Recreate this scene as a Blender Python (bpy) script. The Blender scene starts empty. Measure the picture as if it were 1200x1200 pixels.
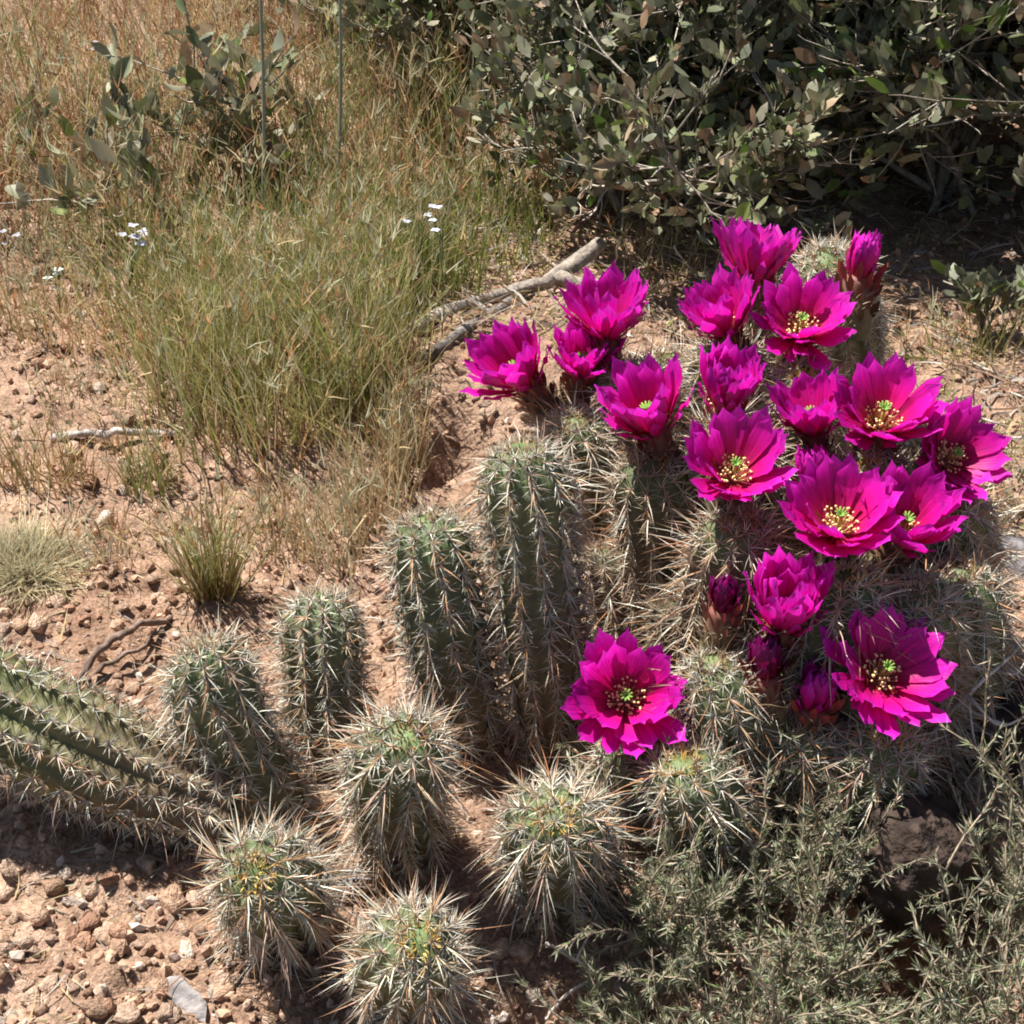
import bpy, math, random
import numpy as np
from mathutils import Vector, Matrix

random.seed(7)
rng = np.random.default_rng(7)
R = math.radians
scene = bpy.context.scene
col = scene.collection

# ------------------------------------------------------------------ camera, sky, sun, exposure
CAM_H, PITCH, FOV = 0.85, R(36.0), R(34.0)
cam_d = bpy.data.cameras.new('camera')
cam = bpy.data.objects.new('camera', cam_d)
col.objects.link(cam)
cam.location = (0, 0, CAM_H)
cam.rotation_euler = (math.pi / 2 - PITCH, 0, 0)
cam_d.sensor_width = 36
cam_d.sensor_fit = 'HORIZONTAL'
cam_d.angle = FOV
cam_d.clip_start = 0.01
cam_d.clip_end = 500
scene.camera = cam

SUN_EL, SUN_AZ = R(60), R(-50)          # azimuth from +Y towards +X
SUN = Vector((math.sin(SUN_AZ) * math.cos(SUN_EL), math.cos(SUN_AZ) * math.cos(SUN_EL), math.sin(SUN_EL)))
world = bpy.data.worlds.new('World')
scene.world = world
world.use_nodes = True
wn = world.node_tree
sky = wn.nodes.new('ShaderNodeTexSky')
sky.sky_type = 'NISHITA'
sky.sun_disc = False
sky.sun_elevation = SUN_EL
sky.sun_rotation = SUN_AZ
wn.links.new(sky.outputs[0], wn.nodes['Background'].inputs[0])
wn.nodes['Background'].inputs[1].default_value = 0.05
sun_d = bpy.data.lights.new('sun', 'SUN')
sun_d.energy = 5.0
sun_d.angle = R(0.55)
sun_d.color = (1.0, 0.955, 0.90)
sun_o = bpy.data.objects.new('sun', sun_d)
col.objects.link(sun_o)
sun_o.rotation_euler = SUN.to_track_quat('Z', 'Y').to_euler()
scene.view_settings.view_transform = 'Standard'
scene.view_settings.look = 'None'
scene.view_settings.exposure = 1.1
scene.view_settings.gamma = 1.0
scene.render.engine = 'CYCLES'
scene.cycles.pixel_filter_type = 'BLACKMAN_HARRIS'
scene.cycles.filter_width = 1.9
scene.cycles.max_bounces = 5
scene.cycles.diffuse_bounces = 3
scene.cycles.glossy_bounces = 2

# ------------------------------------------------------------------ noise and terrain
def _hash(ix, iy, s):
    n = (ix.astype(np.int64) * 374761393 + iy.astype(np.int64) * 668265263 + s * 974634777) & 0xffffffff
    n = ((n ^ (n >> 13)) * 1274126177) & 0xffffffff
    n = n ^ (n >> 16)
    return (n & 0xffff) / 65535.0

def vnoise(x, y, s=0):
    x = np.asarray(x, float); y = np.asarray(y, float)
    ix = np.floor(x); iy = np.floor(y)
    fx = x - ix; fy = y - iy
    fx = fx * fx * (3 - 2 * fx); fy = fy * fy * (3 - 2 * fy)
    a = _hash(ix, iy, s); b = _hash(ix + 1, iy, s); c = _hash(ix, iy + 1, s); d = _hash(ix + 1, iy + 1, s)
    return (a * (1 - fx) + b * fx) * (1 - fy) + (c * (1 - fx) + d * fx) * fy

def fbm(x, y, f, o=4, s=0):
    t = 0; a = 0.5
    for k in range(o):
        t = t + a * (vnoise(x * f, y * f, s + k) - 0.5)
        f *= 2.03; a *= 0.5
    return t

def gz(x, y):
    """height of the ground at x, y"""
    x = np.asarray(x, float); y = np.asarray(y, float)
    z = 0.05 * fbm(x, y, 3.0, 3, 11)
    z = z + 0.055 * np.exp(-(((x - 0.02) / 0.13) ** 2 + ((y - 1.36) / 0.15) ** 2))      # lit dirt mound
    z = z + 0.03 * np.exp(-(((x - 0.22) / 0.22) ** 2 + ((y - 1.02) / 0.22) ** 2))
    z = z - 0.05 * np.exp(-(((x + 0.055) / 0.022) ** 2 + ((y - 1.235) / 0.03) ** 2))    # small burrow
    z = z - 0.09 * np.exp(-(((x - 0.265) / 0.05) ** 2 + ((y - 0.70) / 0.07) ** 2))      # hollow by the dark rocks
    z = z - 0.06 * np.exp(-(((x - 0.025) / 0.05) ** 2 + ((y - 0.635) / 0.05) ** 2))
    return z

def gzd(x, y):
    """ground with crumbly relief"""
    z = gz(x, y) + 0.024 * fbm(x, y, 24, 3, 31)
    n = vnoise(x * 75, y * 75, 51)
    return z + 0.014 * np.maximum(n - 0.5, 0) + 0.005 * vnoise(x * 160, y * 160, 77)

# ------------------------------------------------------------------ pixel -> place
FPX = 600 / math.tan(FOV / 2)
def ray(px, py):
    u = (px - 600) / FPX; v = (600 - py) / FPX
    c, s = math.cos(PITCH), math.sin(PITCH)
    return Vector((u, c + v * s, -s + v * c))
def at_z(px, py, z):
    d = ray(px, py); t = (CAM_H - z) / -d.z
    return Vector((0, 0, CAM_H)) + d * t
def at_y(px, py, y):
    d = ray(px, py)
    return Vector((0, 0, CAM_H)) + d * (y / d.y)
def on_ground(px, py):
    p = at_z(px, py, 0)
    for _ in range(6):
        p = at_z(px, py, float(gz(p.x, p.y)))
    return p

def on_ground_v(px, py):
    u = (np.asarray(px, float) - 600) / FPX; v = (600 - np.asarray(py, float)) / FPX
    c, s = math.cos(PITCH), math.sin(PITCH)
    dy = c + v * s; dz = -s + v * c; z = np.zeros_like(u)
    for _ in range(6):
        t = (CAM_H - z) / -dz; z = gz(u * t, dy * t)
    t = (CAM_H - z) / -dz
    return np.stack([u * t, dy * t, z], 1)

# ------------------------------------------------------------------ mesh helpers
def make_mesh(name, V, F, mat, C=None, smooth=True):
    V = np.asarray(V, np.float32); F = np.asarray(F, np.int32)
    me = bpy.data.meshes.new(name)
    me.vertices.add(len(V)); me.vertices.foreach_set('co', V.ravel())
    k = F.shape[1]
    me.loops.add(F.size); me.loops.foreach_set('vertex_index', F.ravel())
    me.polygons.add(len(F)); me.polygons.foreach_set('loop_start', np.arange(0, F.size, k, dtype=np.int32))
    me.polygons.foreach_set('use_smooth', np.full(len(F), smooth))
    if C is not None:
        C = np.asarray(C, np.float32)
        if C.shape[1] == 3: C = np.concatenate([C, np.ones((len(C), 1), np.float32)], 1)
        a = me.color_attributes.new('Col', 'FLOAT_COLOR', 'POINT')
        a.data.foreach_set('color', C.ravel())
    me.update(calc_edges=True)
    if mat: me.materials.append(mat)
    return me

def link(name, me, parent=None, loc=None, kind=None, label=None, cat=None, group=None):
    o = bpy.data.objects.new(name, me); col.objects.link(o)
    if parent: o.parent = parent
    if loc is not None: o.location = loc
    tag(o, label, cat, group, kind)
    return o
def tag(o, label=None, cat=None, group=None, kind=None):
    if label: o['label'] = label
    if cat: o['category'] = cat
    if group: o['group'] = group
    if kind: o['kind'] = kind
def empty(name, loc, label, cat, group=None):
    o = bpy.data.objects.new(name, None); col.objects.link(o)
    o.location = loc; o.empty_display_size = 0.02
    tag(o, label, cat, group)
    return o

def norm(a): return a / np.maximum(np.linalg.norm(a, axis=-1, keepdims=True), 1e-9)

def basis(d, roll=None):
    """matrices whose columns are (side, up, d): local z runs along d"""
    d = norm(np.asarray(d, float))
    h = np.where(np.abs(d[:, 2:3]) > 0.9, np.array([[1.0, 0, 0]]), np.array([[0, 0, 1.0]]))
    s = norm(np.cross(h, d)); u = np.cross(d, s)
    if roll is not None:
        c = np.cos(roll)[:, None]; n = np.sin(roll)[:, None]
        s, u = s * c + u * n, u * c - s * n
    return np.stack([s, u, d], axis=2)

def scatter(TV, TF, P, M, S, C, TC=None):
    """copies of one template (TV, TF); M rotation matrices, S scale (n,) or (n,3), C colour per copy"""
    n = len(P); k = len(TV)
    S = np.asarray(S, float)
    if S.ndim == 1: S = S[:, None] * np.ones((1, 3))
    V = np.einsum('nij,nkj->nki', M, TV[None] * S[:, None, :]) + np.asarray(P)[:, None, :]
    F = (TF[None] + (np.arange(n) * k)[:, None, None]).reshape(-1, TF.shape[1])
    CC = np.repeat(np.asarray(C, float)[:, None, :], k, 1)
    if TC is not None: CC = CC * TC[None]
    return V.reshape(-1, 3), F, CC.reshape(-1, 3)

def join(parts):
    V = []; F = []; C = []; o = 0
    for v, f, c in parts:
        V.append(v); F.append(f + o); C.append(c); o += len(v)
    return np.concatenate(V), np.concatenate(F), np.concatenate(C)

def tube(pts, rad, sides=6, color=(1, 1, 1), rough=0.0, cap=True):
    P = np.array([tuple(p) for p in pts], float); n = len(P)
    rad = np.asarray(rad, float) * np.ones(n)
    T = norm(np.gradient(P, axis=0))
    M = basis(T)
    a = np.arange(sides) * 2 * math.pi / sides
    ring = np.stack([np.cos(a), np.sin(a), 0 * a], 1)
    rr = rad[:, None] * (1 + rough * (rng.random((n, sides)) - 0.5) * 2)
    # keep the frame steady along the tube
    s = M[0, :, 0]
    V = []
    for i in range(n):
        s = s - T[i] * np.dot(s, T[i]); s = s / max(np.linalg.norm(s), 1e-9)
        u = np.cross(T[i], s)
        V.append(P[i] + (ring[:, :1] * s + ring[:, 1:2] * u) * rr[i][:, None])
    V = np.concatenate(V)
    i = np.arange(n - 1)[:, None] * sides; j = np.arange(sides)[None]; j2 = (j + 1) % sides
    F = np.stack([i + j, i + j2, i + sides + j2, i + sides + j], 2).reshape(-1, 4)
    if cap:
        V = np.concatenate([V, P[:1] - T[:1] * rad[0] * .4, P[-1:] + T[-1:] * rad[-1] * .5])
        b = n * sides
        j = np.arange(sides); j2 = (j + 1) % sides
        F = np.concatenate([F, np.stack([0 * j + b, j2, j, j], 1) * 1,
                            np.stack([0 * j + b + 1, (n - 1) * sides + j, (n - 1) * sides + j2, (n - 1) * sides + j2], 1)])
        tri = F[-2 * sides:][:, :3]
        quad = F[:-2 * sides]
        F = np.concatenate([quad[:, [0, 1, 2]], quad[:, [0, 2, 3]], tri])
    else:
        F = np.concatenate([F[:, [0, 1, 2]], F[:, [0, 2, 3]]])
    C = np.ones((len(V), 1)) * np.asarray(color, float)[None]
    return V, F, C

def smooth_path(pts, n):
    P = np.array([tuple(p) for p in pts], float)
    t = np.linspace(0, len(P) - 1, n)
    out = []
    for x in t:
        i = min(int(x), len(P) - 2); f = x - i
        p0 = P[max(i - 1, 0)]; p1 = P[i]; p2 = P[i + 1]; p3 = P[min(i + 2, len(P) - 1)]
        out.append(0.5 * ((2 * p1) + (-p0 + p2) * f + (2 * p0 - 5 * p1 + 4 * p2 - p3) * f ** 2 + (-p0 + 3 * p1 - 3 * p2 + p3) * f ** 3))
    return np.array(out)

# ------------------------------------------------------------------ materials
def new_mat(name):
    m = bpy.data.materials.new(name); m.use_nodes = True
    nt = m.node_tree
    return m, nt, nt.nodes['Principled BSDF'], nt.nodes['Material Output']
def N(nt, t, **kw):
    n = nt.nodes.new(t)
    for k, v in kw.items(): setattr(n, k, v)
    return n

def col_mat(name, rough=0.7, trans=0.0, var=0.25, nscale=60, spec=0.3, bump=0.0, bscale=300, bdist=.002):
    """colour from the mesh's own colour attribute, broken up with noise"""
    m, nt, p, out = new_mat(name)
    at = N(nt, 'ShaderNodeAttribute'); at.attribute_name = 'Col'
    tc = N(nt, 'ShaderNodeTexCoord')
    nz = N(nt, 'ShaderNodeTexNoise'); nz.inputs['Scale'].default_value = nscale; nz.inputs['Detail'].default_value = 4
    nt.links.new(tc.outputs['Object'], nz.inputs['Vector'])
    mr = N(nt, 'ShaderNodeMapRange'); mr.inputs[1].default_value = .3; mr.inputs[2].default_value = .7
    mr.inputs[3].default_value = 1 - var; mr.inputs[4].default_value = 1 + var
    nt.links.new(nz.outputs[0], mr.inputs[0])
    mx = N(nt, 'ShaderNodeVectorMath', operation='SCALE')
    nt.links.new(at.outputs['Color'], mx.inputs[0]); nt.links.new(mr.outputs[0], mx.inputs['Scale'])
    nt.links.new(mx.outputs[0], p.inputs['Base Color'])
    p.inputs['Roughness'].default_value = rough
    p.inputs['Specular IOR Level'].default_value = spec
    if bump:
        b = N(nt, 'ShaderNodeBump'); b.inputs['Strength'].default_value = bump; b.inputs['Distance'].default_value = bdist
        n2 = N(nt, 'ShaderNodeTexNoise'); n2.inputs['Scale'].default_value = bscale; n2.inputs['Detail'].default_value = 5
        nt.links.new(tc.outputs['Object'], n2.inputs['Vector'])
        nt.links.new(n2.outputs[0], b.inputs['Height']); nt.links.new(b.outputs[0], p.inputs['Normal'])
    if trans:
        t = N(nt, 'ShaderNodeBsdfTranslucent'); nt.links.new(mx.outputs[0], t.inputs['Color'])
        ms = N(nt, 'ShaderNodeMixShader'); ms.inputs[0].default_value = trans
        nt.links.new(p.outputs[0], ms.inputs[1]); nt.links.new(t.outputs[0], ms.inputs[2])
        nt.links.new(ms.outputs[0], out.inputs['Surface'])
    return m

def ground_mat():
    m, nt, p, out = new_mat('desert_soil')
    tc = N(nt, 'ShaderNodeTexCoord')
    def noise(s, d=5, r=.6):
        n = N(nt, 'ShaderNodeTexNoise'); n.inputs['Scale'].default_value = s
        n.inputs['Detail'].default_value = d; n.inputs['Roughness'].default_value = r
        nt.links.new(tc.outputs['Object'], n.inputs['Vector']); return n
    n1, n2, n3 = noise(5), noise(45), noise(330, 3)
    r1 = N(nt, 'ShaderNodeValToRGB')
    r1.color_ramp.elements[0].position = .33; r1.color_ramp.elements[0].color = (.28, .175, .118, 1)
    r1.color_ramp.elements[1].position = .68; r1.color_ramp.elements[1].color = (.46, .325, .235, 1)
    nt.links.new(n1.outputs[0], r1.inputs[0])
    r2 = N(nt, 'ShaderNodeValToRGB')
    r2.color_ramp.elements[0].position = .3; r2.color_ramp.elements[0].color = (.55, .5, .48, 1)
    r2.color_ramp.elements[1].position = .66; r2.color_ramp.elements[1].color = (1.12, 1.1, 1.08, 1)
    nt.links.new(n2.outputs[0], r2.inputs[0])
    r3 = N(nt, 'ShaderNodeValToRGB')
    r3.color_ramp.elements[0].position = .36; r3.color_ramp.elements[0].color = (.6, .58, .56, 1)
    r3.color_ramp.elements[1].position = .6; r3.color_ramp.elements[1].color = (1.1, 1.1, 1.1, 1)
    nt.links.new(n3.outputs[0], r3.inputs[0])
    a = N(nt, 'ShaderNodeVectorMath', operation='MULTIPLY'); b = N(nt, 'ShaderNodeVectorMath', operation='MULTIPLY')
    nt.links.new(r1.outputs[0], a.inputs[0]); nt.links.new(r2.outputs[0], a.inputs[1])
    nt.links.new(a.outputs[0], b.inputs[0]); nt.links.new(r3.outputs[0], b.inputs[1])
    nt.links.new(b.outputs[0], p.inputs['Base Color'])
    p.inputs['Roughness'].default_value = .95; p.inputs['Specular IOR Level'].default_value = .1
    bp = N(nt, 'ShaderNodeBump'); bp.inputs['Strength'].default_value = .8; bp.inputs['Distance'].default_value = .004
    ad = N(nt, 'ShaderNodeMath', operation='ADD')
    nt.links.new(n2.outputs[0], ad.inputs[0]); nt.links.new(n3.outputs[0], ad.inputs[1])
    nt.links.new(ad.outputs[0], bp.inputs['Height']); nt.links.new(bp.outputs[0], p.inputs['Normal'])
    return m

def petal_mat(name='magenta_petal', dark=1.0):
    m, nt, p, out = new_mat(name)
    at = N(nt, 'ShaderNodeAttribute'); at.attribute_name = 'Col'      # r: along the petal, g: across
    sp = N(nt, 'ShaderNodeSeparateColor'); nt.links.new(at.outputs['Color'], sp.inputs[0])
    rp = N(nt, 'ShaderNodeValToRGB')
    e = rp.color_ramp.elements
    e[0].position = 0.0; e[0].color = (.42, .10, .05, 1)
    e[1].position = 1.0; e[1].color = (.78, .035, .62, 1)
    for ps, c in ((.16, (.55, .015, .09, 1)), (.42, (.70, .003, .235, 1)), (.75, (.74, .006, .42, 1))):
        x = e.new(ps); x.color = c
    for x in e: x.color = (x.color[0] * dark, x.color[1] * dark, x.color[2] * dark ** 1.2, 1)
    nt.links.new(sp.outputs[0], rp.inputs[0])
    # fine veins running lengthwise
    cv = N(nt, 'ShaderNodeCombineXYZ'); 
    m1 = N(nt, 'ShaderNodeMath', operation='MULTIPLY'); m1.inputs[1].default_value = 14
    nt.links.new(sp.outputs[1], m1.inputs[0]); nt.links.new(m1.outputs[0], cv.inputs[0])
    m2 = N(nt, 'ShaderNodeMath', operation='MULTIPLY'); m2.inputs[1].default_value = 1.6
    nt.links.new(sp.outputs[0], m2.inputs[0]); nt.links.new(m2.outputs[0], cv.inputs[1])
    oi = N(nt, 'ShaderNodeObjectInfo')
    m3 = N(nt, 'ShaderNodeMath', operation='MULTIPLY'); m3.inputs[1].default_value = 40
    nt.links.new(oi.outputs['Random'], m3.inputs[0]); nt.links.new(m3.outputs[0], cv.inputs[2])
    nz = N(nt, 'ShaderNodeTexNoise'); nz.inputs['Scale'].default_value = 1.0; nz.inputs['Detail'].default_value = 2
    nt.links.new(cv.outputs[0], nz.inputs['Vector'])
    mr = N(nt, 'ShaderNodeMapRange'); mr.inputs[1].default_value = .3; mr.inputs[2].default_value = .7
    mr.inputs[3].default_value = .68; mr.inputs[4].default_value = 1.12
    nt.links.new(nz.outputs[0], mr.inputs[0])
    rr = N(nt, 'ShaderNodeMapRange'); rr.inputs[3].default_value = .82; rr.inputs[4].default_value = 1.1
    nt.links.new(oi.outputs['Random'], rr.inputs[0])
    mm = N(nt, 'ShaderNodeMath', operation='MULTIPLY'); nt.links.new(mr.outputs[0], mm.inputs[0]); nt.links.new(rr.outputs[0], mm.inputs[1])
    sc = N(nt, 'ShaderNodeVectorMath', operation='SCALE')
    nt.links.new(rp.outputs[0], sc.inputs[0]); nt.links.new(mm.outputs[0], sc.inputs['Scale'])
    nt.links.new(sc.outputs[0], p.inputs['Base Color'])
    p.inputs['Roughness'].default_value = .5; p.inputs['Specular IOR Level'].default_value = .35
    bp = N(nt, 'ShaderNodeBump'); bp.inputs['Strength'].default_value = .35; bp.inputs['Distance'].default_value = .001
    nt.links.new(nz.outputs[0], bp.inputs['Height']); nt.links.new(bp.outputs[0], p.inputs['Normal'])
    t = N(nt, 'ShaderNodeBsdfTranslucent'); nt.links.new(sc.outputs[0], t.inputs['Color'])
    ms = N(nt, 'ShaderNodeMixShader'); ms.inputs[0].default_value = .42
    nt.links.new(p.outputs[0], ms.inputs[1]); nt.links.new(t.outputs[0], ms.inputs[2])
    nt.links.new(ms.outputs[0], out.inputs['Surface'])
    return m

M_SOIL = ground_mat()
M_STONE = col_mat('desert_stone', .9, var=.35, nscale=120, spec=.15, bump=.5)
M_STEM = col_mat('cactus_skin', .6, var=.3, nscale=90, spec=.35, bump=.3, bscale=200)
M_SPINE = col_mat('cactus_spine', .45, trans=.15, var=.15, nscale=40, spec=.4)
M_PETAL = petal_mat()
M_PETAL_DARK = petal_mat('maroon_bud', .33)
M_BUD = col_mat('bud_tube', .6, var=.3, nscale=150, spec=.3)
M_POLLEN = col_mat('pollen_yellow', .7, var=.15, nscale=300, spec=.2)
M_GRASS = col_mat('grass_blade', .6, trans=.35, var=.2, nscale=25, spec=.3)
M_LEAF = col_mat('leathery_leaf', .55, trans=.18, var=.25, nscale=70, spec=.35)
M_WOOD = col_mat('dead_wood', .9, var=.45, nscale=140, spec=.15, bump=.7, bscale=260)
M_ROCK = col_mat('dark_rock', .85, var=.55, nscale=45, spec=.2, bump=1.0, bscale=70, bdist=.012)
M_CLOD = col_mat('soil_clod', .95, var=.35, nscale=2.5, spec=.1, bump=.9, bscale=4, bdist=.004)

# ------------------------------------------------------------------ ground
def axis_coords(lo, hi, step, far):
    core = np.arange(lo, hi + step / 2, step)
    g = step * np.cumsum(1.32 ** np.arange(1, 34)); g = g[g < far]
    return np.concatenate([lo - g[::-1], core, hi + g])
xs = axis_coords(-0.95, 0.95, 0.0062, 80); ys = axis_coords(0.32, 2.75, 0.0062, 80)
GX, GY = np.meshgrid(xs, ys)
GZ = gzd(GX, GY)
nx, ny = len(xs), len(ys)
ii = (np.arange(ny - 1)[:, None] * nx + np.arange(nx - 1)[None]).ravel()
gf = np.stack([ii, ii + 1, ii + nx + 1, ii + nx], 1)
ground = link('ground', make_mesh('ground', np.stack([GX, GY, GZ], 2).reshape(-1, 3), gf, M_SOIL), kind='structure')

# ------------------------------------------------------------------ pebbles, clods and gravel
def ico(sub):
    import bmesh
    bm = bmesh.new(); bmesh.ops.create_icosphere(bm, subdivisions=sub, radius=1)
    V = np.array([v.co[:] for v in bm.verts]); F = np.array([[v.index for v in f.verts] for f in bm.faces]); bm.free()
    return V, F
ICO1, ICO2 = ico(1), ico(2)
def lump(base, amp, seed, cuts=5):
    r = np.random.default_rng(seed); V, F = base
    V = V.copy()
    for _ in range(cuts):                                  # flat broken faces
        n = norm(r.normal(size=(1, 3)))[0]; d = .55 + .35 * r.random()
        k = V @ n; V = V - np.maximum(k - d, 0)[:, None] * n
    V = V * (1 + amp * (r.random((len(V), 1)) - .5))
    return V, F
PEB = [lump(ICO2, .42, 100 + i, 7) for i in range(10)]
PEB_S = [lump(ICO1, .5, 200 + i, 3) for i in range(6)]
def rock_colors(n):
    base = np.array([[.40, .26, .175], [.46, .32, .23], [.33, .19, .125], [.50, .40, .32], [.27, .19, .15], [.55, .46, .38]])
    w = np.array([.36, .28, .24, .05, .03, .04])
    return base[rng.choice(6, n, p=w)] * (.75 + .45 * rng.random((n, 1)))
def rand_rot(n):
    return basis(rng.normal(size=(n, 3)), rng.random(n) * 6.28)
def scatter_area(n):
    """ground points seen by the photograph, and a margin round it, even over the picture"""
    px = rng.uniform(-160, 1360, n); py = rng.uniform(-60, 1330, n)
    u = (px - 600) / FPX; v = (600 - py) / FPX
    c, s = math.cos(PITCH), math.sin(PITCH)
    dy = c + v * s; dz = -s + v * c
    t = CAM_H / -dz
    return np.stack([u * t, dy * t], 1), px, py

# small gravel, nobody could count it
parts = []
for k in range(6):
    q, px, py = scatter_area(3200)
    d = vnoise(q[:, 0] * 9, q[:, 1] * 9, 5)
    keep = rng.random(len(q)) < (.25 + .9 * d); q = q[keep]
    n = len(q); s = .0013 + .0042 * rng.random(n) ** 2.2
    P = np.concatenate([q, (gzd(q[:, 0], q[:, 1]) + s * .2)[:, None]], 1)
    sc = s[:, None] * np.array([[1, 1, .7]]) * (.7 + .6 * rng.random((n, 3)))
    parts.append(scatter(*PEB_S[k], P, rand_rot(n), sc, rock_colors(n)))
V, F, C = join(parts)
link('gravel', make_mesh('gravel', V, F, M_STONE, C, False), kind='stuff', label='loose tan and pink gravel strewn over the bare dirt', cat='gravel')

# the pebbles and clods that can be told apart
peb_meshes = []
for i in range(40):
    c = rock_colors(1)[0]
    V, F = PEB[i % 10]
    peb_meshes.append(make_mesh('pebble', V, F, M_CLOD, np.ones((len(V), 1)) * c[None] * (.85 + .3 * rng.random((len(V), 1))), i % 4 != 0))
def put_pebble(x, y, s, me=None, flat=.7, sink=.15):
    o = link('pebble', me or random.choice(peb_meshes), ground)
    o.location = (x, y, float(gzd(x, y)) + s * sink)
    o.rotation_euler = (random.uniform(-.5, .5), random.uniform(-.5, .5), random.random() * 6.28)
    o.scale = (s * random.uniform(.8, 1.35), s * random.uniform(.7, 1.1), s * flat * random.uniform(.7, 1.1))
    return o
spots = []
for (x0, x1, y0, y1, n, s0, s1) in ((-20, 290, 1000, 1215, 115, .0038, .0098), (-20, 230, 690, 830, 45, .004, .009),
                                    (-20, 220, 400, 600, 45, .005, .011), (480, 640, 440, 560, 26, .004, .010),
                                    (0, 330, 560, 720, 30, .004, .009), (580, 800, 1040, 1200, 16, .004, .010),
                                    (1090, 1220, 560, 720, 16, .005, .012), (-20, 140, 270, 400, 12, .006, .012)):
    for _ in range(n):
        p = on_ground(random.uniform(x0, x1), random.uniform(y0, y1))
        put_pebble(p.x, p.y, s0 + (s1 - s0) * random.random() ** 1.8)

# ------------------------------------------------------------------ hedgehog cactus stems
SPK = 3
def spine_mesh(P, D, L, W, bend, C):
    """curved tapering thorns: P base, D direction, L length, W base radius, bend displacement, C colour"""
    n = len(P)
    M = basis(D, rng.random(n) * 6.28)
    a = np.arange(3) * 2 * math.pi / 3
    ring = np.stack([np.cos(a), np.sin(a)], 1)
    Vs = []
    for t, w in ((0, 1.0), (.5, .75)):
        c = P + D * (L * t)[:, None] + bend * (t * t)
        Vs.append(c[:, None] + (M[:, None, :, 0] * ring[None, :, :1] + M[:, None, :, 1] * ring[None, :, 1:]) * (W * w)[:, None, None])
    tip = (P + D * L[:, None] + bend)[:, None]
    V = np.concatenate(Vs + [tip], 1)
    f = np.array([[0, 1, 4], [0, 4, 3], [1, 2, 5], [1, 5, 4], [2, 0, 3], [2, 3, 5], [3, 4, 6], [4, 5, 6], [5, 3, 6]])
    F = (f[None] + (np.arange(n) * 7)[:, None, None]).reshape(-1, 3)
    CC = np.repeat(C[:, None], 7, 1)
    CC = CC * np.array([.8, .8, .8, 1, 1, 1, .9])[None, :, None]
    return V.reshape(-1, 3), F, CC.reshape(-1, 3)

G1 = 'hedgehog cactus stems without flowers'
def spine_short(P, D, L, W, C):
    n = len(P); M = basis(D, rng.random(n) * 6.28)
    a = np.arange(3) * 2 * math.pi / 3
    b = P[:, None] + (M[:, None, :, 0] * np.cos(a)[None, :, None] + M[:, None, :, 1] * np.sin(a)[None, :, None]) * W[:, None, None]
    V = np.concatenate([b, (P + D * L[:, None])[:, None]], 1)
    F = (np.array([[0, 1, 3], [1, 2, 3], [2, 0, 3]])[None] + (np.arange(n) * 4)[:, None, None]).reshape(-1, 3)
    return V.reshape(-1, 3), F, np.repeat(C[:, None], 4, 1).reshape(-1, 3)

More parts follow.
